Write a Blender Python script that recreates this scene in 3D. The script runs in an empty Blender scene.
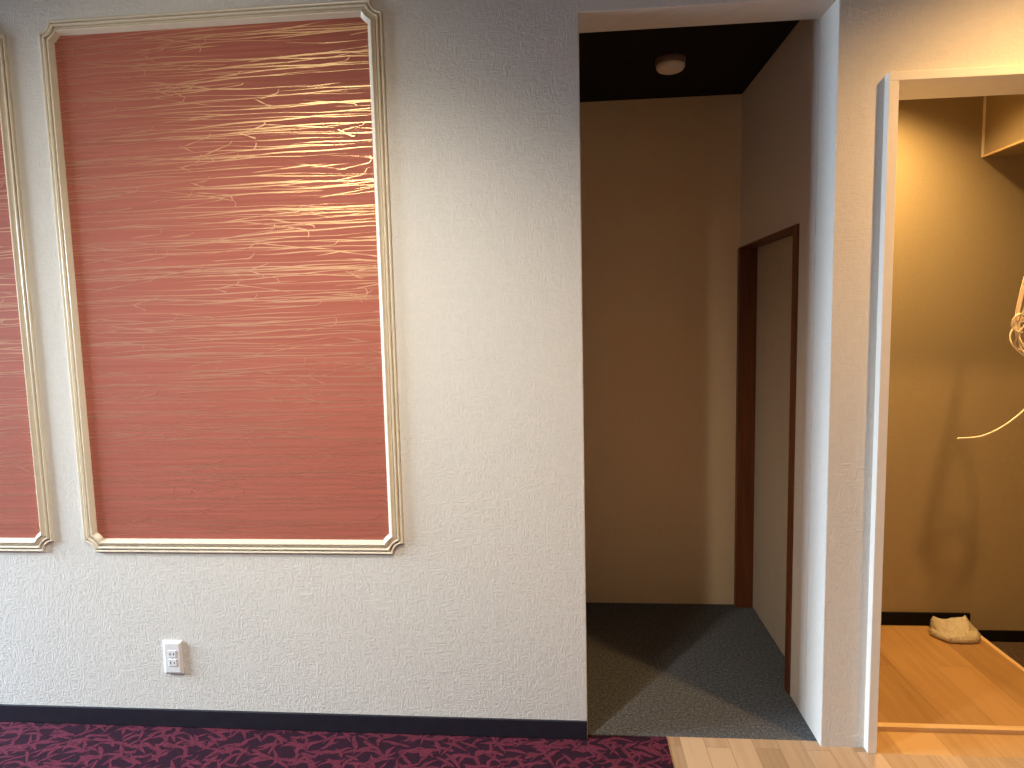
import bpy, bmesh, math, random
from mathutils import Vector, Matrix
R = math.radians
scene = bpy.context.scene
COL = scene.collection
random.seed(11)

# ------------------------------------------------------------------ view
scene.view_settings.view_transform = 'Standard'
scene.view_settings.look = 'None'
scene.view_settings.gamma = 1.0
scene.view_settings.use_curve_mapping = False
scene.view_settings.exposure = 0.85
scene.cycles.max_bounces = 10
scene.cycles.diffuse_bounces = 6
scene.cycles.sample_clamp_indirect = 6.0

# ------------------------------------------------------------------ materials
def new_mat(name):
    m = bpy.data.materials.new(name)
    m.use_nodes = True
    nt = m.node_tree
    b = nt.nodes['Principled BSDF']
    return m, nt, b

class NB:
    """tiny node-graph builder"""
    def __init__(s, nt):
        s.nt = nt
        s.tc = nt.nodes.new('ShaderNodeTexCoord')
    def sock(s, x, inp):
        if hasattr(x, 'is_output'):
            s.nt.links.new(x, inp)
        else:
            inp.default_value = x
    def math(s, op, a, b=0.0, c=None, clamp=False):
        n = s.nt.nodes.new('ShaderNodeMath'); n.operation = op; n.use_clamp = clamp
        s.sock(a, n.inputs[0]); s.sock(b, n.inputs[1])
        if c is not None: s.sock(c, n.inputs[2])
        return n.outputs[0]
    def mapping(s, scale=(1, 1, 1), rot=(0, 0, 0), loc=(0, 0, 0), vec=None):
        n = s.nt.nodes.new('ShaderNodeMapping')
        s.nt.links.new(vec or s.tc.outputs['Object'], n.inputs[0])
        n.inputs['Location'].default_value = loc
        n.inputs['Rotation'].default_value = rot
        n.inputs['Scale'].default_value = scale
        return n.outputs[0]
    def noise(s, vec, scale=1.0, detail=2.0, rough=0.5, dist=0.0):
        n = s.nt.nodes.new('ShaderNodeTexNoise')
        s.nt.links.new(vec, n.inputs['Vector'])
        n.inputs['Scale'].default_value = scale
        n.inputs['Detail'].default_value = detail
        n.inputs['Roughness'].default_value = rough
        n.inputs['Distortion'].default_value = dist
        return n.outputs['Fac']
    def ramp(s, fac, stops):
        n = s.nt.nodes.new('ShaderNodeValToRGB')
        s.sock(fac, n.inputs[0])
        e = n.color_ramp.elements
        while len(e) > 1: e.remove(e[-1])
        e[0].position = stops[0][0]; e[0].color = (*stops[0][1], 1)
        for p, c in stops[1:]:
            k = e.new(p); k.color = (*c, 1)
        return n.outputs[0]
    def mix(s, fac, a, b):
        n = s.nt.nodes.new('ShaderNodeMix'); n.data_type = 'RGBA'
        s.sock(fac, n.inputs[0])
        for x, i in ((a, 6), (b, 7)):
            if hasattr(x, 'is_output'): s.nt.links.new(x, n.inputs[i])
            else: n.inputs[i].default_value = (*x, 1)
        return n.outputs[2]
    def bump(s, h, bsdf, strength=0.5, dist=0.002):
        n = s.nt.nodes.new('ShaderNodeBump')
        n.inputs['Strength'].default_value = strength
        n.inputs['Distance'].default_value = dist
        s.nt.links.new(h, n.inputs['Height'])
        s.nt.links.new(n.outputs[0], bsdf.inputs['Normal'])
    def sep(s, vec=None):
        n = s.nt.nodes.new('ShaderNodeSeparateXYZ')
        s.nt.links.new(vec or s.tc.outputs['Object'], n.inputs[0])
        return n.outputs
    def comb(s, x, y, z):
        n = s.nt.nodes.new('ShaderNodeCombineXYZ')
        s.sock(x, n.inputs[0]); s.sock(y, n.inputs[1]); s.sock(z, n.inputs[2])
        return n.outputs[0]

def plain(name, col, rough=0.5, metal=0.0, spec=0.5, mottling=0.06, scale=30.0):
    m, nt, b = new_mat(name)
    g = NB(nt)
    n = g.noise(g.mapping(), scale, 3.0)
    lo = tuple(c * (1 - mottling) for c in col); hi = tuple(min(1, c * (1 + mottling)) for c in col)
    nt.links.new(g.ramp(n, [(0.3, lo), (0.7, hi)]), b.inputs['Base Color'])
    b.inputs['Roughness'].default_value = rough
    b.inputs['Metallic'].default_value = metal
    b.inputs['Specular IOR Level'].default_value = spec
    return m

def wallpaper(name, col, bump=0.5, rough=0.7):
    """embossed vinyl wallpaper: crackled weave of short vertical and horizontal creases"""
    m, nt, b = new_mat(name)
    g = NB(nt)
    o = g.sep()
    u = g.math('ADD', o[0], o[1])
    v = g.comb(u, o[2], 0.0)
    hz = g.noise(g.mapping((20, 85, 1), vec=v), 1.0, 1.2, 0.5, 0.5)
    vt = g.noise(g.mapping((85, 20, 1), (0, 0, 0), (4, 7, 0), vec=v), 1.0, 1.2, 0.5, 0.5)
    dg = g.noise(g.mapping((130, 30, 1), (0, 0, R(38)), (14, 3, 0), vec=v), 1.0, 2.0, 0.5, 0.6)
    def crease(x, w):
        d = g.math('ABSOLUTE', g.math('SUBTRACT', x, 0.5))
        return g.math('SUBTRACT', 1.0, g.math('DIVIDE', d, w, clamp=True), clamp=True)
    a = g.math('MAXIMUM', crease(hz, 0.085), crease(vt, 0.085))
    a = g.math('MAXIMUM', a, g.math('MULTIPLY', crease(dg, 0.06), 0.7))
    patch = g.noise(g.mapping((9, 9, 1), vec=v), 1.0, 2.0)
    patch = g.math('MULTIPLY_ADD', patch, 0.6, 0.45, clamp=True)
    fine = g.noise(g.mapping((420, 420, 1), vec=v), 1.0, 2.0)
    h = g.math('MULTIPLY', a, patch)
    tone = g.math('MULTIPLY_ADD', a, 0.20, g.math('MULTIPLY_ADD', fine, 0.06, 0.74))
    c = g.mix(tone, tuple(x * 0.75 for x in col), col)
    nt.links.new(c, b.inputs['Base Color'])
    b.inputs['Roughness'].default_value = rough
    b.inputs['Specular IOR Level'].default_value = 0.35
    g.bump(h, b, bump, 0.0017)
    return m

def wood_planks(name, light, dark, width, length, tone=1.0, seam=0.6, rough=0.38, off=0.0):
    """planks that run along Y"""
    m, nt, b = new_mat(name)
    g = NB(nt)
    o = g.sep()
    v = g.comb(g.math('ADD', o[1], off), g.math('ADD', o[0], off * 0.37), 0.0)
    br = nt.nodes.new('ShaderNodeTexBrick')
    nt.links.new(v, br.inputs['Vector'])
    br.offset = 0.37; br.offset_frequency = 2
    br.inputs['Scale'].default_value = 1.0
    br.inputs['Brick Width'].default_value = length
    br.inputs['Row Height'].default_value = width
    br.inputs['Mortar Size'].default_value = 0.0011
    br.inputs['Mortar Smooth'].default_value = 0.2
    br.inputs['Bias'].default_value = 0.0
    br.inputs['Color1'].default_value = (0, 0, 0, 1)
    br.inputs['Color2'].default_value = (1, 1, 1, 1)
    br.inputs['Mortar'].default_value = (0.5, 0.5, 0.5, 1)
    sp = nt.nodes.new('ShaderNodeSeparateColor'); nt.links.new(br.outputs['Color'], sp.inputs[0])
    row = sp.outputs[0]
    gv = g.comb(o[0], o[1], row)
    grain = g.noise(g.mapping((48, 2.4, 7), vec=gv), 1.0, 4.0, 0.6, 0.5)
    pores = g.noise(g.mapping((260, 9, 13), vec=gv), 1.0, 2.0, 0.6)
    broad = g.noise(g.mapping((7, 1.0, 17), vec=gv), 1.0, 2.0, 0.5, 0.8)
    t = g.math('MULTIPLY_ADD', row, 0.5, g.math('MULTIPLY', grain, 0.50))
    t = g.math('MULTIPLY_ADD', broad, 0.45, t)
    t = g.math('MULTIPLY_ADD', pores, 0.12, t)
    c = g.ramp(t, [(0.35, dark), (0.98, light)])
    c = g.mix(g.math('MULTIPLY', br.outputs['Fac'], seam), c, tuple(x * 0.55 for x in dark))
    nt.links.new(c, b.inputs['Base Color'])
    b.inputs['Roughness'].default_value = rough
    b.inputs['Specular IOR Level'].default_value = 0.4
    g.bump(g.math('SUBTRACT', g.math('MULTIPLY', pores, 0.3), br.outputs['Fac']), b, 0.25, 0.001)
    return m

def wood_strip(name, light, dark, axis=0, rough=0.4):
    m, nt, b = new_mat(name)
    g = NB(nt)
    sc = [60, 60, 60]; sc[axis] = 2.5
    n = g.noise(g.mapping(tuple(sc)), 1.0, 4.0, 0.6, 0.6)
    nt.links.new(g.ramp(n, [(0.3, dark), (0.7, light)]), b.inputs['Base Color'])
    b.inputs['Roughness'].default_value = rough
    return m

def leaf_carpet(name):
    """burgundy carpet strewn with slim lighter leaves on a dark ground"""
    m, nt, b = new_mat(name)
    g = NB(nt)
    wob = g.noise(g.mapping((16, 16, 1)), 1.0, 1.0)
    o = g.sep()
    vec = g.comb(g.math('MULTIPLY_ADD', wob, 0.05, o[0]), g.math('MULTIPLY_ADD', wob, -0.04, o[1]), 0.0)
    def leaves(loc, sc, ang, spread, L, W):
        v = g.mapping((sc, sc, 1), (0, 0, 0), loc, vec=vec)
        vo = nt.nodes.new('ShaderNodeTexVoronoi'); vo.voronoi_dimensions = '2D'
        vo.inputs['Scale'].default_value = 1.0; vo.inputs['Randomness'].default_value = 0.8
        nt.links.new(v, vo.inputs['Vector'])
        d = nt.nodes.new('ShaderNodeVectorMath'); d.operation = 'SUBTRACT'
        nt.links.new(v, d.inputs[0]); nt.links.new(vo.outputs['Position'], d.inputs[1])
        sp = nt.nodes.new('ShaderNodeSeparateColor'); nt.links.new(vo.outputs['Color'], sp.inputs[0])
        ro = nt.nodes.new('ShaderNodeVectorRotate'); ro.rotation_type = 'Z_AXIS'
        nt.links.new(d.outputs[0], ro.inputs['Vector'])
        nt.links.new(g.math('MULTIPLY_ADD', sp.outputs[0], spread, ang), ro.inputs['Angle'])
        q = g.sep(ro.outputs[0])
        uu = g.math('DIVIDE', q[0], L)
        bend = g.math('MULTIPLY', g.math('MULTIPLY', uu, uu), 0.10)
        vv = g.math('ABSOLUTE', g.math('ADD', q[1], bend))
        lim = g.math('MULTIPLY', g.math('SUBTRACT', 1.0, g.math('MULTIPLY', uu, uu)), W)
        return g.math('MULTIPLY', g.math('SUBTRACT', lim, vv), 22.0, clamp=True)
    k = None
    for args in (((0, 0, 0), 12.0, R(-35), R(60), 0.66, 0.115), ((3.3, 1.7, 0), 12.5, R(-60), R(80), 0.64, 0.11),
                 ((7.1, 5.2, 0), 13.5, R(10), R(60), 0.64, 0.10), ((1.9, 8.4, 0), 11.0, R(-20), R(120), 0.68, 0.095), ((5.6, 3.1, 0), 14.5, R(-80), R(50), 0.60, 0.10)):
        x = leaves(*args)
        k = x if k is None else g.math('MAXIMUM', k, x)
    fib = g.noise(g.mapping((330, 330, 330)), 1.0, 2.0, 0.6)
    big = g.noise(g.mapping((60, 60, 1)), 1.0, 2.0)
    leaf = g.mix(big, (0.135, 0.024, 0.042), (0.215, 0.044, 0.074))
    col = g.mix(k, (0.030, 0.012, 0.022), leaf)
    col = g.mix(g.math('MULTIPLY_ADD', fib, 2.0, -0.45, clamp=True), (0.020, 0.007, 0.013), col)
    nt.links.new(col, b.inputs['Base Color'])
    b.inputs['Roughness'].default_value = 0.95
    b.inputs['Specular IOR Level'].default_value = 0.05
    g.bump(g.math('MULTIPLY_ADD', k, 0.8, fib), b, 0.5, 0.003)
    return m

def speckle_carpet(name, cols, scale=330.0, bump=0.5):
    m, nt, b = new_mat(name)
    g = NB(nt)
    f = g.noise(g.mapping((scale, scale, scale)), 1.0, 3.0, 0.75)
    f2 = g.noise(g.mapping((scale * 0.31,) * 3), 1.0, 2.0, 0.6)
    t = g.math('MULTIPLY_ADD', f2, 0.35, g.math('MULTIPLY', f, 0.75))
    nt.links.new(g.ramp(t, [(0.36, cols[0]), (0.55, cols[1]), (0.70, cols[2])]), b.inputs['Base Color'])
    b.inputs['Roughness'].default_value = 0.95
    b.inputs['Specular IOR Level'].default_value = 0.1
    g.bump(f, b, bump, 0.002)
    return m

def red_paper(name):
    """brick-red wallpaper with a faint horizontal rib"""
    m, nt, b = new_mat(name)
    g = NB(nt)
    rib = g.noise(g.mapping((1.6, 1, 115)), 1.0, 3.0, 0.6, 0.3)
    fine = g.noise(g.mapping((260, 1, 520)), 1.0, 2.0)
    t = g.math('MULTIPLY_ADD', fine, 0.3, rib)
    nt.links.new(g.ramp(t, [(0.45, (0.375, 0.108, 0.074)), (0.85, (0.465, 0.143, 0.100))]), b.inputs['Base Color'])
    b.inputs['Roughness'].default_value = 0.6
    b.inputs['Specular IOR Level'].default_value = 0.15
    g.bump(t, b, 0.35, 0.0012)
    return m

def gold_ink(name):
    """red paper under a thin satin gold ink"""
    m, nt, b = new_mat(name)
    g = NB(nt)
    n = g.noise(g.mapping((40, 1, 300)), 1.0, 2.0)
    nt.links.new(g.ramp(n, [(0.3, (0.43, 0.125, 0.086)), (0.7, (0.49, 0.150, 0.104))]), b.inputs['Base Color'])
    b.inputs['Roughness'].default_value = 0.6
    b.inputs['Specular IOR Level'].default_value = 0.15
    gl = nt.nodes.new('ShaderNodeBsdfGlossy')
    gl.inputs['Color'].default_value = (1.0, 0.76, 0.42, 1)
    gl.inputs["Roughness"].default_value = 0.33
    mx = nt.nodes.new('ShaderNodeMixShader'); mx.inputs[0].default_value = 0.33
    nt.links.new(b.outputs[0], mx.inputs[1]); nt.links.new(gl.outputs[0], mx.inputs[2])
    out = nt.nodes['Material Output']
    nt.links.new(mx.outputs[0], out.inputs['Surface'])
    bp = nt.nodes.new('ShaderNodeBump'); bp.inputs['Strength'].default_value = 0.3; bp.inputs['Distance'].default_value = 0.0006
    nt.links.new(n, bp.inputs['Height']); nt.links.new(bp.outputs[0], gl.inputs['Normal']); nt.links.new(bp.outputs[0], b.inputs['Normal'])
    return m

M = {}
M['paper'] = wallpaper('cream_wallpaper', (0.725, 0.69, 0.635))
M['paper_beige'] = wallpaper('beige_wallpaper', (0.87, 0.68, 0.44), 0.25)
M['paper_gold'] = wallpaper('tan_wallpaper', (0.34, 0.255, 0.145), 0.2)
M['red'] = red_paper('red_wallpaper')
M['gold'] = gold_ink('gold_ink')
M['cream'] = plain('cream_paint', (0.78, 0.69, 0.54), 0.32, 0, 0.5, 0.03)
M['white'] = plain('white_paint', (0.80, 0.76, 0.70), 0.35, 0, 0.5, 0.02)
M['black'] = plain('black_vinyl', (0.016, 0.016, 0.024), 0.38, 0, 0.5, 0.15)
M['matt_black'] = plain('matt_black_vinyl', (0.006, 0.004, 0.004), 0.7, 0, 0.15, 0.1)
M['burgundy'] = leaf_carpet('burgundy_leaf_carpet')
M['grey_carpet'] = speckle_carpet('grey_carpet', ((0.022, 0.024, 0.026), (0.085, 0.09, 0.097), (0.24, 0.25, 0.265)))
M['brown_carpet'] = speckle_carpet('brown_carpet', ((0.035, 0.022, 0.015), (0.07, 0.045, 0.032), (0.12, 0.08, 0.06)))
M['oak'] = wood_planks('light_oak', (0.55, 0.385, 0.235), (0.28, 0.178, 0.094), 0.078, 0.62, off=0.021)
M['oak_wide'] = wood_planks('oak_boards', (0.42, 0.235, 0.090), (0.17, 0.080, 0.024), 0.152, 1.9, seam=0.35, off=3.31)
M['oak_sill'] = wood_planks('oak_boards_sill', (0.54, 0.33, 0.145), (0.28, 0.150, 0.056), 0.152, 1.9, seam=0.35, off=5.12)
M['oak_trim'] = wood_strip('oak_trim', (0.72, 0.50, 0.27), (0.60, 0.38, 0.18), 0)
M['oak_trim_y'] = wood_strip('oak_trim_lengthwise', (0.72, 0.50, 0.27), (0.60, 0.38, 0.18), 1)
M['walnut'] = wood_strip('red_brown_wood', (0.170, 0.047, 0.009), (0.085, 0.020, 0.004), 2)
M['door'] = plain('grey_beige_door', (0.50, 0.45, 0.36), 0.5, 0, 0.4, 0.03, 12)
M['dark_ceiling'] = plain('black_brown_ceiling', (0.010, 0.006, 0.005), 0.8, 0, 0.2, 0.2)
M['main_ceiling'] = plain('grey_brown_ceiling', (0.22, 0.18, 0.15), 0.8, 0, 0.2, 0.05)
M['shell'] = plain('room_wall_paint', (0.55, 0.50, 0.45), 0.8, 0, 0.2, 0.05, 4)
M['plastic'] = plain('white_plastic', (0.82, 0.81, 0.80), 0.3, 0, 0.5, 0.02)
M['slot'] = plain('slot_shadow', (0.03, 0.025, 0.02), 0.6)
M['lamp_base'] = plain('brown_lamp_base', (0.20, 0.13, 0.085), 0.5)
M['lamp_cover'] = plain('milky_lamp_cover', (0.80, 0.68, 0.55), 0.35)
M['wire'] = plain('beige_cable', (0.80, 0.66, 0.47), 0.45)
M['metal'] = plain('brushed_metal', (0.6, 0.58, 0.55), 0.35, 1.0)
def bag_mat():
    m, nt, b = new_mat('thin_plastic_bag')
    g = NB(nt)
    n = g.noise(g.mapping((60, 60, 60)), 1.0, 4.0, 0.6, 0.8)
    nt.links.new(g.ramp(n, [(0.3, (0.42, 0.34, 0.23)), (0.7, (0.60, 0.52, 0.39))]), b.inputs['Base Color'])
    b.inputs['Roughness'].default_value = 0.35
    b.inputs['Subsurface Weight'].default_value = 0.15
    b.inputs['Subsurface Radius'].default_value = (0.02, 0.015, 0.01)
    g.bump(n, b, 0.9, 0.007)
    return m
M['bag'] = bag_mat()

# ------------------------------------------------------------------ mesh helpers
def link(name, bm, mats, parent=None, smooth=False, loc=None):
    me = bpy.data.meshes.new(name)
    bmesh.ops.recalc_face_normals(bm, faces=bm.faces)
    bm.to_mesh(me); bm.free()
    for k in (mats if isinstance(mats, (list, tuple)) else [mats]):
        me.materials.append(k)
    if smooth:
        for p in me.polygons: p.use_smooth = True
    o = bpy.data.objects.new(name, me)
    COL.objects.link(o)
    if parent: o.parent = parent
    if loc: o.location = loc
    return o

def struct(o, label=None):
    o['kind'] = 'structure'
    if label: o['label'] = label
    return o

def empty(name, loc=(0, 0, 0)):
    o = bpy.data.objects.new(name, None)
    o.empty_display_size = 0.1
    COL.objects.link(o); o.location = loc
    return o

def thing(name, label, cat, loc=(0, 0, 0), group=None):
    o = empty(name, loc)
    o['label'] = label; o['category'] = cat
    if group: o['group'] = group
    return o

def add_box(bm, x0, x1, y0, y1, z0, z1, bev=0.0, seg=2):
    r = bmesh.ops.create_cube(bm, size=1.0)
    for v in r['verts']:
        v.co = Vector((x0 + (v.co.x + .5) * (x1 - x0), y0 + (v.co.y + .5) * (y1 - y0), z0 + (v.co.z + .5) * (z1 - z0)))
    if bev > 0:
        es = list({e for v in r['verts'] for e in v.link_edges})
        bmesh.ops.bevel(bm, geom=es, offset=bev, segments=seg, affect='EDGES', profile=0.5)

def box(name, x0, x1, y0, y1, z0, z1, mat, parent=None, bev=0.0, seg=2):
    bm = bmesh.new(); add_box(bm, x0, x1, y0, y1, z0, z1, bev, seg)
    return link(name, bm, mat, parent)

def outline_xz(name, pts, y0, y1, mat, bev=0.0, parent=None):
    """extrude an outline in the XZ plane along Y"""
    bm = bmesh.new()
    vs = [bm.verts.new((x, y0, z)) for x, z in pts]
    f = bm.faces.new(vs)
    ext = bmesh.ops.extrude_face_region(bm, geom=[f])
    for v in ext['geom']:
        if isinstance(v, bmesh.types.BMVert): v.co.y = y1
    if bev:
        es = [e for e in bm.edges if abs(e.calc_face_angle(0)) > 0.5 or True]
        es = [e for e in es if len(e.link_faces) == 2 and e.calc_face_angle() > 0.5]
        bmesh.ops.bevel(bm, geom=es, offset=bev, segments=2, affect='EDGES', profile=0.5)
    return link(name, bm, mat, parent)

def outline_yz(name, pts, x0, x1, mat, parent=None):
    bm = bmesh.new()
    vs = [bm.verts.new((x0, y, z)) for y, z in pts]
    f = bm.faces.new(vs)
    ext = bmesh.ops.extrude_face_region(bm, geom=[f])
    for v in ext['geom']:
        if isinstance(v, bmesh.types.BMVert): v.co.x = x1
    return link(name, bm, mat, parent)

def lathe(bm, prof, seg=40, cx=0, cy=0):
    rings = []
    for r, z in prof:
        if r < 1e-6:
            rings.append([bm.verts.new((cx, cy, z))])
        else:
            rings.append([bm.verts.new((cx + r * math.cos(2 * math.pi * i / seg), cy + r * math.sin(2 * math.pi * i / seg), z)) for i in range(seg)])
    for a, b in zip(rings, rings[1:]):
        for i in range(seg):
            j = (i + 1) % seg
            if len(a) == 1: bm.faces.new((a[0], b[i], b[j]))
            elif len(b) == 1: bm.faces.new((a[i], b[0], a[j]))
            else: bm.faces.new((a[i], b[i], b[j], a[j]))

def tube(bm, pts, r, seg=8, caps=True):
    pts = [Vector(p) for p in pts]
    rings = []
    prev = None
    for i, p in enumerate(pts):
        t = (pts[min(i + 1, len(pts) - 1)] - pts[max(i - 1, 0)]).normalized()
        if prev is None:
            a = Vector((0, 0, 1)) if abs(t.z) < 0.9 else Vector((1, 0, 0))
            n = (a - t * a.dot(t)).normalized()
        else:
            n = (prev - t * prev.dot(t)).normalized()
        prev = n
        b = t.cross(n)
        rings.append([bm.verts.new(p + (n * math.cos(2 * math.pi * k / seg) + b * math.sin(2 * math.pi * k / seg)) * r) for k in range(seg)])
    for a, b in zip(rings, rings[1:]):
        for k in range(seg):
            bm.faces.new((a[k], a[(k + 1) % seg], b[(k + 1) % seg], b[k]))
    if caps:
        bm.faces.new(rings[0]); bm.faces.new(rings[-1][::-1])

def spline(pts, n=12):
    """Catmull-Rom through points"""
    P = [Vector(p) for p in pts]
    P = [P[0] * 2 - P[1]] + P + [P[-1] * 2 - P[-2]]
    out = []
    for i in range(1, len(P) - 2):
        for k in range(n):
            t = k / n
            out.append(0.5 * ((2 * P[i]) + (P[i + 1] - P[i - 1]) * t + (2 * P[i - 1] - 5 * P[i] + 4 * P[i + 1] - P[i + 2]) * t * t + (3 * P[i] - P[i - 1] - 3 * P[i + 1] + P[i + 2]) * t ** 3))
    out.append(P[-2])
    return out

# ------------------------------------------------------------------ main dimensions (metres)
XP, T, HZ = 0.750, 0.145, 2.307          # recess width, wall thickness, header height
DA, ZA = 1.059, 2.381                    # recess depth, recess ceiling
CZ = 2.66                                # main ceiling
DX0, DX1, DZ = 0.884, 1.79, 2.081        # outer line of doorway casing
YB, ZPL, ZLO = 0.840, 0.015, -0.052      # storeroom back wall, platform, low floor

# ------------------------------------------------------------------ structure
x0 = -4.6
w = outline_xz('wall_back', [(x0, -0.1), (0, -0.1), (0, HZ), (XP, HZ), (XP, -0.1), (DX0 + .022, -0.1), (DX0 + .022, DZ - .018),
                             (DX1 - .022, DZ - .018), (DX1 - .022, -0.1), (2.7, -0.1), (2.7, CZ), (x0, CZ)], 0.0, T, M['paper'], 0.003)
struct(w)
# recess
struct(box('wall_recess_left', -0.1, 0.0, T, DA + .1, -0.1, ZA + .05, M['paper_beige']))
struct(box('wall_recess_back', 0.0, 0.86, DA, DA + .1, -0.1, ZA + .05, M['paper_beige']))
DY0, DY1, DH = 0.290, DA, 1.704
struct(outline_yz('wall_recess_right', [(T, -0.1), (DY0, -0.1), (DY0, DH), (DA, DH), (DA, ZA + .05), (T, ZA + .05)], XP, 0.86, M['paper']))
struct(box('ceiling_recess', 0.0, XP, T, DA, ZA, ZA + .05, M['dark_ceiling']))
struct(box('floor_recess', -0.0, 0.86, 0.027, DA, -0.08, 0.0, M['grey_carpet']))
# recess door : wooden lining and a flush leaf set back in the wall
d = struct(empty('door_1', (0.75, 0.69, 0)))
def local_box(name, parent, x0, x1, y0, y1, z0, z1, mat, bev=0.0):
    px, py, pz = parent.location
    return box(name, x0 - px, x1 - px, y0 - py, y1 - py, z0 - pz, z1 - pz, mat, parent, bev)
local_box('jamb', d, 0.743, 0.852, DY0, DY0 + .046, 0.0, DH - .006, M['walnut'], 0.0015)
local_box('jamb', d, 0.738, 0.852, DA - .034, DA - .001, 0.0, DH - .006, M['walnut'], 0.0015)
local_box('door_head', d, 0.743, 0.852, DY0, DA - .001, DH - .006, DH - .0005, M['walnut'], 0.001)
local_box('door_leaf', d, 0.817, 0.849, DY0 + .047, DA - .035, 0.003, DH - .007, M['door'], 0.001)

# storeroom behind the doorway
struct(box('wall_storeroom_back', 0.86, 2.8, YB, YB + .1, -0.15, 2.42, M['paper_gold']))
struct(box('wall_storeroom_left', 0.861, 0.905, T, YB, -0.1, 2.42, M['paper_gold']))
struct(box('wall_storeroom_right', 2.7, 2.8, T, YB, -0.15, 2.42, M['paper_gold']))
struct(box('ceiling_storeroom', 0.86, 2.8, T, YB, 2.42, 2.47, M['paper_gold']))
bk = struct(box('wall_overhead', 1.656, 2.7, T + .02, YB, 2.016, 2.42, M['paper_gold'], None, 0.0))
bk['label'] = 'boxed-in bulkhead hanging from the storeroom ceiling'
box('corner_trim', 1.652, 1.664, T + .02, YB - .001, 2.013, 2.021, M['oak_trim_y'], bk, 0.001)
box('wall_trim', 1.650, 1.657, YB - .010, YB - .0005, 2.013, 2.42, M['cream'], bk, 0.001)
struct(box('floor_storeroom', 1.69, 2.7, 0.10, YB, -0.12, ZLO, M['brown_carpet']))
struct(box('floor_platform', 0.905, 1.672, 0.114, YB, -0.12, ZPL, M['oak_wide']))
struct(box('trim_1', 0.905, 1.690, 0.090, 0.114, -0.12, ZPL + .0015, M['oak_trim'], None, 0.002))
struct(box('trim_2', 1.672, 1.690, 0.114, YB, -0.12, ZPL + .0015, M['oak_trim_y'], None, 0.002))
struct(box('floor_threshold', 0.905, 1.79, -0.027, 0.090, -0.08, 0.0, M['oak_sill']))
struct(box('baseboard_platform', 0.905, 1.690, YB - .009, YB, ZPL, ZPL + .060, M['matt_black'], None, 0.002))
struct(box('baseboard_storeroom', 1.692, 2.7, YB - .009, YB, ZLO, ZLO + .050, M['matt_black'], None, 0.002))

# doorway casing (painted white, stands proud of the wall)
cs = struct(empty('trim_3', (DX0, 0, 0)))
JY0, JY1 = -0.028, 0.160
local_box('casing_jamb', cs, DX0, DX0 + .028, JY0, JY1, 0.0, DZ - .025, M['white'], 0.0015)
local_box('casing_jamb', cs, DX1 - .028, DX1, JY0, JY1, 0.0, DZ - .025, M['white'], 0.0015)
local_box('casing_head', cs, DX0, DX1, JY0, JY1, DZ - .025, DZ, M['white'], 0.0015)

# floors of the main room
struct(box('floor', x0, 0.262, -5.0, 0.020, -0.08, 0.002, M['burgundy']))
struct(outline_xz('floor_wood', [(0.262, -0.08), (2.7, -0.08), (2.7, 0.0), (0.262, 0.0)], -5.0, -0.0271, M['oak']))
struct(box('floor_wood_edge', 0.262, DX0, -0.0272, 0.0268, -0.08, 0.0, M['oak']))
struct(box('baseboard_left', x0, -0.001, -0.008, 0.0, 0.002, 0.0665, M['black'], None, 0.003))

# shell of the main room behind the camera
def wall_with_window(name, n, horizontal, fixed0, fixed1, a0, a1, w0, w1, wz0, wz1):
    pts_out = [(a0, -0.1), (a1, -0.1), (a1, CZ), (a0, CZ)]
    bm = bmesh.new()
    def bx(p0, p1, z0, z1):
        if p1 - p0 < 1e-4 or z1 - z0 < 1e-4: return
        if horizontal: add_box(bm, p0, p1, fixed0, fixed1, z0, z1)
        else: add_box(bm, fixed0, fixed1, p0, p1, z0, z1)
    bx(a0, w0, -0.1, CZ); bx(w1, a1, -0.1, CZ); bx(w0, w1, -0.1, wz0); bx(w0, w1, wz1, CZ)
    struct(link(name, bm, M['shell']))
    fr = struct(empty('window_%d' % n, ((w0 + w1) / 2 if horizontal else fixed0, fixed0 if horizontal else (w0 + w1) / 2, wz0)))
    def rail(p0, p1, z0, z1):
        if horizontal: local_box('window_frame', fr, p0, p1, fixed0 + .03, fixed1 - .03, z0, z1, M['metal'])
        else: local_box('window_frame', fr, fixed0 + .03, fixed1 - .03, p0, p1, z0, z1, M['metal'])
    rail(w0, w0 + .04, wz0, wz1); rail(w1 - .04, w1, wz0, wz1)
    rail(w0, w1, wz0, wz0 + .04); rail(w0, w1, wz1 - .04, wz1)

W1 = dict(y0=-1.40, y1=-0.12, z0=0.35, z1=2.05)
W2 = dict(x0=-4.3, x1=-2.55, z0=0.35, z1=2.05)
wall_with_window('wall_left', 1, False, x0 - .12, x0, -5.0, 0.145, W1['y0'], W1['y1'], W1['z0'], W1['z1'])
wall_with_window('wall_front', 2, True, -5.12, -5.0, x0 - .12, 2.82, W2['x0'], W2['x1'], W2['z0'], W2['z1'])
struct(box('wall_right', 2.7, 2.82, -5.0, T, -0.1, CZ, M['shell']))
ce = struct(box('ceiling', x0 - .12, 2.82, -5.12, T, CZ, CZ + .05, M['main_ceiling']))

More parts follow.
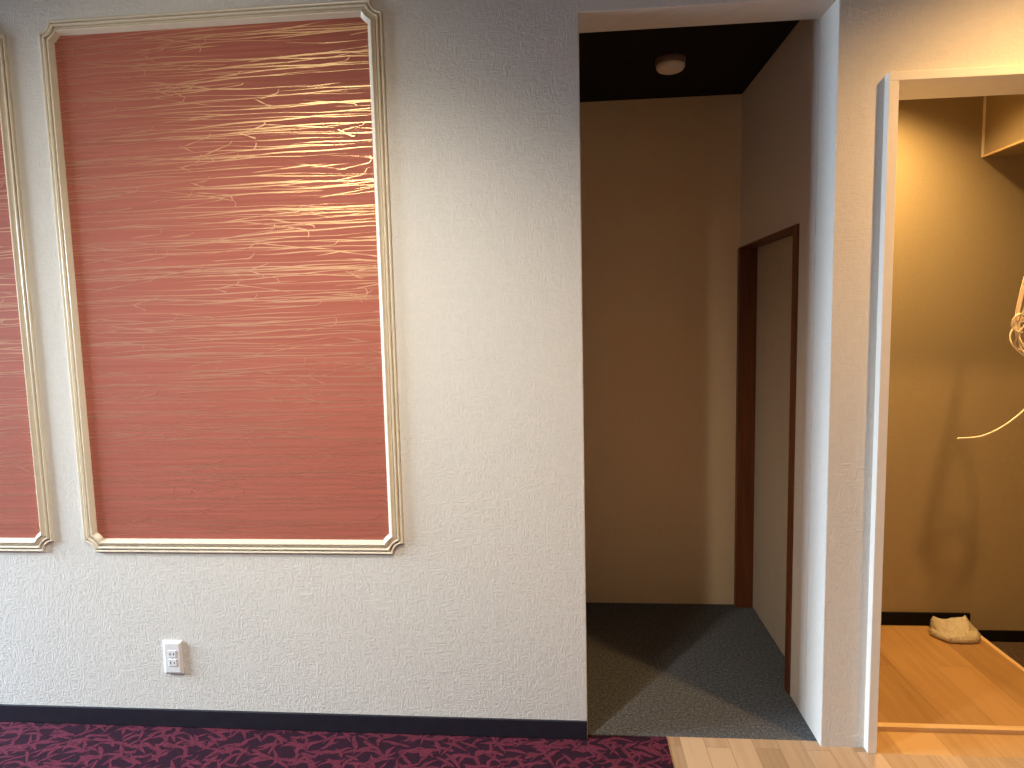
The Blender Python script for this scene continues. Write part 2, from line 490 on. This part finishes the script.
# ------------------------------------------------------------------ framed wall panels
RC = 0.036                                # radius of the notched corners
PROF = [(0.0, 0.0), (0.0, 0.0035), (0.0010, 0.0080), (0.0036, 0.0098), (0.0068, 0.0092), (0.0088, 0.0064), (0.0096, 0.0005), (0.0118, 0.0005),
        (0.0124, 0.0078), (0.0138, 0.0108), (0.0162, 0.0120), (0.0190, 0.0112), (0.0210, 0.0082), (0.0217, 0.0016), (0.0238, 0.0016),
        (0.0240, 0.0064), (0.0268, 0.0074), (0.0295, 0.0095), (0.0318, 0.0125), (0.0330, 0.0142),
        (0.0345, 0.0149), (0.0362, 0.0147), (0.0375, 0.0138), (0.0455, 0.0048), (0.0478, 0.0022), (0.0478, 0.0)]

def frame_parts(parent, Wd, Ht):
    """four moulded rails and four concave corner blocks; local origin = bottom-left outer corner, y = 0 at the wall"""
    def along(u): return math.sqrt(RC * RC + 2 * RC * u)
    def sweep(name, rows):
        bm = bmesh.new()
        g = [[bm.verts.new(p) for p in r] for r in rows]
        for a, b in zip(g, g[1:]):
            for k in range(len(a) - 1):
                bm.faces.new((a[k], a[k + 1], b[k + 1], b[k]))
        bm.faces.new(g[0]); bm.faces.new(g[-1][::-1])
        o = link(name, bm, M['cream'], parent)
        return o
    gap = 0.0004
    def rail(a, b, inward):
        a, b, inward = Vector(a), Vector(b), Vector(inward)
        d = (b - a).normalized()
        L = (b - a).length
        rows = []
        for end in (0, 1):
            row = []
            for u, h in PROF:
                s = along(u) + gap
                p = a + d * (s if end == 0 else L - s) + inward * u
                row.append((p.x, -h, p.y))
            rows.append(row)
        sweep('moulding_rail', rows)
    def corner(c, ex, ez):
        rows = []
        N = 10
        for i in range(N + 1):
            row = []
            for u, h in PROF:
                r = RC + u
                a0 = math.asin(min(1, u / r)); a1 = math.pi / 2 - a0
                t = a0 + (a1 - a0) * i / N
                row.append((c[0] + ex * r * math.cos(t), -h, c[1] + ez * r * math.sin(t)))
            rows.append(row)
        sweep('corner_moulding', rows)
    rail((0, Ht), (Wd, Ht), (0, -1)); rail((0, 0), (Wd, 0), (0, 1))
    rail((0, 0), (0, Ht), (1, 0)); rail((Wd, 0), (Wd, Ht), (-1, 0))
    corner((0, 0), 1, 1); corner((Wd, 0), -1, 1); corner((0, Ht), 1, -1); corner((Wd, Ht), -1, -1)

def print_mesh(parent, Wd, Ht, seed):
    """red paper sheet with printed gold twigs: long near-level strands, forks and hooked tips"""
    rnd = random.Random(seed)
    bm = bmesh.new()
    i0 = 0.030
    def in_shape(x, z, m=0.039):
        if not (m < x < Wd - m and m < z < Ht - m): return False
        dx, dz = min(x, Wd - x), min(z, Ht - z)
        return dx * dx + dz * dz > 0.078 ** 2
    vs = [bm.verts.new(p) for p in ((i0, -0.0012, i0), (Wd - i0, -0.0012, i0), (Wd - i0, -0.0012, Ht - i0), (i0, -0.0012, Ht - i0))]
    # keep the sheet inside the notched corners
    c = 0.05
    bm.verts.ensure_lookup_table()
    for v in vs: bm.verts.remove(v)
    loop = [(i0 + c, i0), (Wd - i0 - c, i0), (Wd - i0, i0 + c), (Wd - i0, Ht - i0 - c), (Wd - i0 - c, Ht - i0), (i0 + c, Ht - i0), (i0, Ht - i0 - c), (i0, i0 + c)]
    f = bm.faces.new([bm.verts.new((x, -0.0012, z)) for x, z in loop]); f.material_index = 0
    count = [0]
    def ribbon(pts, wfun):
        count[0] += 1
        y = -0.0014 - count[0] * 4e-7
        n = len(pts)
        run = []
        def flush():
            for (a, b), (c2, d2) in zip(run, run[1:]):
                q = bm.faces.new((a, c2, d2, b)); q.material_index = 1
            run.clear()
        for i, (x, z) in enumerate(pts):
            if not in_shape(x, z):
                flush(); continue
            a = pts[max(i - 1, 0)]; b = pts[min(i + 1, n - 1)]
            tx, tz = b[0] - a[0], b[1] - a[1]
            L = math.hypot(tx, tz) or 1
            nx, nz = -tz / L, tx / L
            hw = wfun(i / (n - 1)) * 0.43
            run.append((bm.verts.new((x + nx * hw, y, z + nz * hw)), bm.verts.new((x - nx * hw, y, z - nz * hw))))
        flush()
    def strand(xs, zs, L, slope, width, hook=None, amp=0.0058, taper=True):
        n = max(8, int(L / 0.012))
        ph, ph2 = rnd.uniform(0, 6.3), rnd.uniform(0, 6.3)
        fr, fr2 = rnd.uniform(3, 7), rnd.uniform(12, 24)
        pts = []
        for i in range(n + 1):
            s = L * i / n
            pts.append((xs + s, zs + slope * s + amp * math.sin(fr * s + ph) + amp * 0.34 * math.sin(fr2 * s + ph2) - amp * math.sin(ph) - amp * 0.34 * math.sin(ph2)))
        if hook:
            x, z = pts[-1]; ang = math.atan2(pts[-1][1] - pts[-2][1], pts[-1][0] - pts[-2][0])
            for k in range(hook[0]):
                ang += hook[1]
                x += 0.006 * math.cos(ang); z += 0.006 * math.sin(ang)
                pts.append((x, z))
        w1 = rnd.uniform(0.7, 1.3)
        def wf(t):
            e = min(1.0, t / 0.18 + 0.15) * (1.0 if hook else min(1.0, (1 - t) / 0.25 + 0.12))
            return width * (0.75 + 0.35 * math.sin(t * 9 * w1 + ph)) * (e if taper else 1)
        ribbon(pts, wf)
        return pts
    z = 0.05
    while z < Ht - 0.04:
        k = rnd.random()
        if k < 0.28:                                   # a bundle of strands running together
            n = rnd.randint(3, 5)
            for j in range(n):
                xs = rnd.uniform(-0.25, 0.35) * Wd
                strand(xs, z + (j - n / 2) * 0.0065 + rnd.uniform(-.003, .003), rnd.uniform(0.5, 1.1) * Wd, rnd.uniform(-0.018, 0.026), rnd.uniform(0.003, 0.0062), amp=0.0048)
            z += 0.0062 * n + 0.010
        else:
            xs = -0.05
            while xs < Wd:
                L = rnd.uniform(0.35, 0.95)
                strand(xs, z + rnd.uniform(-.006, .006), L, rnd.uniform(-0.016, 0.024), rnd.uniform(0.0024, 0.0048))
                xs += L * rnd.uniform(0.55, 0.95)
            z += rnd.uniform(0.009, 0.0155)
    for _ in range(int(190 * Wd)):                     # forks that leave a strand and end in a small hook
        xs, zs = rnd.uniform(-0.05, Wd), rnd.uniform(0.05, Ht - 0.05)
        L = rnd.uniform(0.07, 0.26)
        up = rnd.choice((1, 1, -1))
        hk = rnd.random()
        hook = None if hk < 0.35 else (rnd.randint(2, 5), up * rnd.uniform(0.12, 0.5))
        strand(xs, zs, L, up * rnd.uniform(0.04, 0.16), rnd.uniform(0.0026, 0.0046), hook, amp=0.003)
    for _ in range(int(26 * Wd)):                      # small forked twigs
        xs, zs = rnd.uniform(0.08, Wd - .08), rnd.uniform(0.08, Ht - 0.08)
        strand(xs, zs, rnd.uniform(0.03, 0.06), rnd.uniform(-0.5, -0.25), rnd.uniform(0.004, 0.0065), (2, rnd.uniform(-.5, .3)), amp=0.001)
        strand(xs + .012, zs - .004, rnd.uniform(0.04, 0.09), rnd.uniform(0.10, 0.35), rnd.uniform(0.003, 0.005), (3, rnd.uniform(.1, .4)), amp=0.001)
    me_o = link('wallpaper_print', bm, [M['red'], M['gold']], parent)
    for p in me_o.data.polygons:                       # all faces look into the room
        pass
    return me_o

def wall_panel(label, x0, z0, Wd, Ht, seed):
    t = thing('wall_panel', label, 'wall panel', (x0, 0, z0), 'red panels framed on the wall')
    print_mesh(t, Wd, Ht, seed)
    frame_parts(t, Wd, Ht)
    return t
wall_panel('whole brick-red panel streaked with shiny gold twigs, framed in cream moulding above the socket', -1.7178, 0.6335, 1.1208, 1.7475, 5)
wall_panel('red panel in cream moulding of which only a narrow right edge shows, without any gold glare', -2.9538, 0.6335, 1.1208, 1.7475, 8)

# ------------------------------------------------------------------ wall socket
so = thing('wall_socket', 'white double wall socket on the cream wall just above the black baseboard', 'socket', (-1.428, 0.0, 0.2575))
bm = bmesh.new()
W_, H_ = 0.035, 0.060
rings = []
for inset, y in ((0.0, 0.0), (0.0, -0.0045), (0.0012, -0.0065), (0.0075, -0.0098), (0.0095, -0.0104)):
    row = []
    a, b, r = W_ - inset, H_ - inset, max(0.002, 0.005 - inset * 0.3)
    for cx, cz, q in ((a - r, b - r, 0), (-(a - r), b - r, 1), (-(a - r), -(b - r), 2), (a - r, -(b - r), 3)):
        for k in range(5):
            t = (q + k / 4) * math.pi / 2
            row.append(bm.verts.new((cx + r * math.cos(t), y, cz + r * math.sin(t))))
    rings.append(row)
for a, b in zip(rings, rings[1:]):
    for i in range(len(a)):
        j = (i + 1) % len(a)
        bm.faces.new((a[i], a[j], b[j], b[i]))
bm.faces.new(rings[-1])
bm.faces.new(rings[0][::-1])
link('cover_plate', bm, M['plastic'], so)
for dz in (0.0155, -0.0155):
    fz = box('socket_face', -0.0145, 0.0145, -0.0124, -0.0100, dz - 0.0125, dz + 0.0125, M['plastic'], so, 0.0008)
    for dx, hh in ((-0.0064, 0.0046), (0.0064, 0.0037)):
        box('slot', dx - 0.0014, dx + 0.0014, -0.01265, -0.0115, dz - hh, dz + hh, M['slot'], fz)

# ------------------------------------------------------------------ ceiling light in the recess
cl = thing('ceiling_light', 'small round unlit ceiling lamp under the dark recess ceiling', 'ceiling light', (0.363, 0.600, ZA))
bm = bmesh.new()
lathe(bm, [(0, 0), (0.056, 0), (0.057, -0.003), (0.057, -0.019), (0.054, -0.022), (0, -0.022)])
link('lamp_base', bm, M['lamp_base'], cl, True)
bm = bmesh.new()
lathe(bm, [(0, -0.0222), (0.0530, -0.0222), (0.0545, -0.026), (0.0535, -0.034), (0.048, -0.042), (0.036, -0.047), (0.018, -0.0495), (0, -0.050)])
link('lamp_cover', bm, M['lamp_cover'], cl, True)

# ------------------------------------------------------------------ coiled cable hanging in the doorway
cc = thing('cable_coil', 'loose coil of beige cable hanging down in the storeroom doorway', 'cable', (1.50, 0.24, 2.42))
def rel(p): return Vector(p) - Vector((1.50, 0.24, 2.42))
rc = random.Random(4)
LOOPS = [(1.505, .240, .074, .195, -.03, 0.1), (1.512, .262, .068, .175, .05, -.35),
         (1.499, .236, .066, .070, .10, .25), (1.506, .262, .070, .062, -.25, -.3), (1.500, .215, .064, .076, .4, .5), (1.493, .250, .058, .050, -.5, .1)]
for k, (cx, cy, rx, rz, tilt, yaw) in enumerate(LOOPS):
    cz = 1.232 + rz + 0.010 * (k % 3)
    neck = 0.80 if rz > 0.13 else 0.12
    bm = bmesh.new()
    pts = []
    N = 48
    a0 = rc.uniform(0, 6.28)
    for i in range(N):
        t = a0 + 2 * math.pi * i / N
        x = rx * math.cos(t) * (1 - neck * (math.sin(t) + 1) / 2) * (1 + 0.06 * math.sin(3 * t + k)); z = rz * math.sin(t)
        y = 0.02 * math.sin(t * 2 + k)
        xr = x * math.cos(tilt) - z * math.sin(tilt); zr = z * math.cos(tilt) + x * math.sin(tilt)
        pts.append(rel((cx + xr * math.cos(yaw), cy + xr * math.sin(yaw) + y, cz + zr)))
    pts.append(pts[0]); pts.append(pts[1])
    tube(bm, pts, 0.0025, 8, False)
    link('cable_loop', bm, M['wire'], cc, True)
bm = bmesh.new()                                        # small free loop on the side
pts = spline([rel(p) for p in ((1.452, .235, 1.318), (1.430, .23, 1.322), (1.413, .225, 1.340), (1.413, .22, 1.362), (1.428, .22, 1.378), (1.450, .23, 1.376), (1.48, .24, 1.36))], 8)
tube(bm, pts, 0.0032, 8); link('cable_loop', bm, M['wire'], cc, True)
for dx, yy in ((0.0, 0.24), (0.010, 0.245)):            # strands that hang from the ceiling
    bm = bmesh.new()
    pts = spline([rel(p) for p in ((1.500 + dx, yy, 2.42), (1.499 + dx, yy, 2.1), (1.496 + dx, yy, 1.75), (1.462 + dx, yy, 1.54), (1.444 + dx, yy, 1.45), (1.432 + dx, yy, 1.36), (1.440 + dx, yy, 1.30))], 10)
    tube(bm, pts, 0.0038, 8); link('hanging_strand', bm, M['wire'], cc, True)
bm = bmesh.new()                                        # loose tail pointing left
pts = spline([rel(p) for p in ((1.545, .24, 1.30), (1.540, .235, 1.17), (1.48, .22, 1.083), (1.40, .21, 1.015), (1.32, .20, 0.978), (1.243, .20, 0.970))], 12)
tube(bm, pts, 0.0028, 8); link('loose_tail', bm, M['wire'], cc, True)

# ------------------------------------------------------------------ plastic bag on the platform
bg = thing('plastic_bag', 'crumpled beige plastic bag lying at the back edge of the wooden platform', 'bag', (1.576, 0.734, ZPL + .0))
rb = random.Random(3)
bm = bmesh.new()
seg = 36
rad = [1 + 0.06 * math.sin(2 * t * 2 * math.pi / seg + 1.0) + 0.05 * math.sin(5 * t * 2 * math.pi / seg) + rb.uniform(-.03, .03) for t in range(seg)]
prof = [(0.92, 0.0), (1.0, 0.005), (1.03, 0.013), (1.0, 0.022), (0.94, 0.029), (0.82, 0.034), (0.62, 0.037), (0.35, 0.038)]
rings = []
for r, z in prof:
    ring = []
    for i in range(seg):
        t = 2 * math.pi * i / seg
        k = r * rad[i]
        wob = 0.004 * math.sin(7 * t + z * 160) if z > 0 else 0
        # the heap rises towards the back, where the mouth of the bag stands up
        lift = 1.0 + 0.35 * max(0, math.sin(t)) * (z > 0.02)
        ring.append(bm.verts.new((0.090 * k * math.cos(t), 0.070 * k * math.sin(t), z * lift + (wob * 0.5 if z > 0.004 else 0))))
    rings.append(ring)
for a, b in zip(rings, rings[1:]):
    for i in range(seg):
        j = (i + 1) % seg
        bm.faces.new((a[i], a[j], b[j], b[i]))
bm.faces.new(rings[0][::-1]); 
top = bm.verts.new((0, 0, 0.039))
for i in range(seg): bm.faces.new((rings[-1][i], rings[-1][(i + 1) % seg], top))
link('bag_body', bm, M['bag'], bg, True)
bm = bmesh.new()                                        # upright mouth of the bag, a limp sheet with two peaks
top_pts = [(-0.092, 0.030), (-0.086, 0.060), (-0.080, 0.079), (-0.070, 0.076), (-0.050, 0.072), (-0.025, 0.069), (0.000, 0.068),
           (0.018, 0.074), (0.034, 0.084), (0.046, 0.088), (0.054, 0.078), (0.066, 0.062), (0.080, 0.044), (0.090, 0.026)]
G1 = []
for i, (x, zt) in enumerate(top_pts):
    c = []
    for q in range(6):
        t = q / 5
        yb = -0.046 * math.sqrt(max(0, 1 - (x / 0.098) ** 2)) + 0.004
        yt = 0.022 + 0.008 * math.sin(i * 1.3)
        y = yb + (yt - yb) * t + 0.004 * math.sin(i * 2.1 + q * 1.4)
        z = 0.022 + (zt - 0.022) * (t ** 0.8) + 0.0015 * math.sin(i * 1.7 + q * 2)
        c.append((x * (0.93 + 0.07 * t), y, z))
    G1.append([bm.verts.new(p) for p in c])
G2 = [[bm.verts.new((v.co.x, v.co.y + 0.005, v.co.z - 0.001)) for v in c] for c in G1]
for G in (G1, G2):
    for a, b in zip(G, G[1:]):
        for k in range(5): bm.faces.new((a[k], b[k], b[k + 1], a[k + 1]))
for a, b, c, e in zip(G1, G1[1:], G2, G2[1:]):
    bm.faces.new((a[5], b[5], e[5], c[5])); bm.faces.new((a[0], c[0], e[0], b[0]))
for i in (0, -1):
    for k in range(5): bm.faces.new((G1[i][k], G1[i][k + 1], G2[i][k + 1], G2[i][k]))
link('bag_mouth', bm, M['bag'], bg, True)

# ------------------------------------------------------------------ lights
def aim(o, target):
    d = Vector(target) - o.location
    o.rotation_euler = d.to_track_quat('-Z', 'Y').to_euler()
def area(name, loc, target, sx, sy, power, col):
    l = bpy.data.lights.new(name, 'AREA'); l.shape = 'RECTANGLE'; l.size = sx; l.size_y = sy
    l.energy = power; l.color = col
    o = bpy.data.objects.new(name, l); COL.objects.link(o); o.location = loc; aim(o, target)
    return o
def spot(name, loc, target, power, col, ang=150, blend=0.6, r=0.04):
    l = bpy.data.lights.new(name, 'SPOT'); l.energy = power; l.color = col
    l.spot_size = R(ang); l.spot_blend = blend; l.shadow_soft_size = r
    o = bpy.data.objects.new(name, l); COL.objects.link(o); o.location = loc; aim(o, target)
    return o
def ring(parent, x, y, z):
    bm = bmesh.new()
    lathe(bm, [(0.05, 0.0), (0.062, 0.0), (0.064, -0.003), (0.060, -0.006), (0.05, -0.004), (0.05, 0.0)], 32, x, y)
    o = link('downlight_trim', bm, M['plastic'], parent, True)
    o.location.z = z

COOL = (0.66, 0.83, 1.0)
WARM = (1.0, 0.565, 0.205)
area('daylight_side_sky', (-6.1, -0.95, 2.45), (-3.0, -0.75, 1.55), 1.5, 1.9, 720, COOL)
area('daylight_front_sky', (-3.45, -6.3, 2.6), (-3.0, -3.0, 1.5), 2.4, 1.9, 55, COOL)
A = (1.36, -0.58, CZ - .02); ring(ce, A[0], A[1], CZ)
spot('downlight_doorway', A, (A[0], A[1], 0), 82, WARM, 138, 1.0)
C = (-1.50, -2.57, CZ - .02); ring(ce, C[0], C[1], CZ)
spot('downlight_panel', C, (-1.22, 0, 1.25), 118, (1.0, 0.88, 0.66), 62, 1.0, 0.06)
D = (-0.78, -1.08, CZ - .02); ring(ce, D[0], D[1], CZ)
spot('downlight_recess', D, (D[0] + .05, D[1] + .25, 0), 80, (1.0, 0.92, 0.80), 126, 1.0, 0.04)
B = (1.20, 0.52, 2.41)
spot('downlight_storeroom', B, (B[0], B[1], 0), 92, (1.0, 0.65, 0.25), 128, 1.0, 0.05)

wd = bpy.data.worlds.new('world'); scene.world = wd; wd.use_nodes = True
wd.node_tree.nodes['Background'].inputs[0].default_value = (0.6, 0.75, 1.0, 1)
wd.node_tree.nodes['Background'].inputs[1].default_value = 0.15

# ------------------------------------------------------------------ camera
S = 0.827
f, yaw, pitch, roll, cx, cz = 654.394, -0.084866, -0.098607, -0.023097, -0.060276, 1.692542
cy_, sy_ = math.cos(yaw), math.sin(yaw); cp, sp = math.cos(pitch), math.sin(pitch)
fw = Vector((sy_ * cp, cy_ * cp, sp)); rt = Vector((cy_, -sy_, 0)); up = rt.cross(fw)
r2 = rt * math.cos(roll) + up * math.sin(roll); u2 = -rt * math.sin(roll) + up * math.cos(roll)
cam = bpy.data.cameras.new('camera'); co = bpy.data.objects.new('camera', cam); COL.objects.link(co)
mw = Matrix((r2, u2, -fw)).transposed().to_4x4()
mw.translation = Vector((cx * S, -2.5 * S, cz * S))
co.matrix_world = mw
cam.sensor_width = 36.0; cam.lens = f / 1024 * 36.0; cam.clip_start = 0.05
scene.camera = co
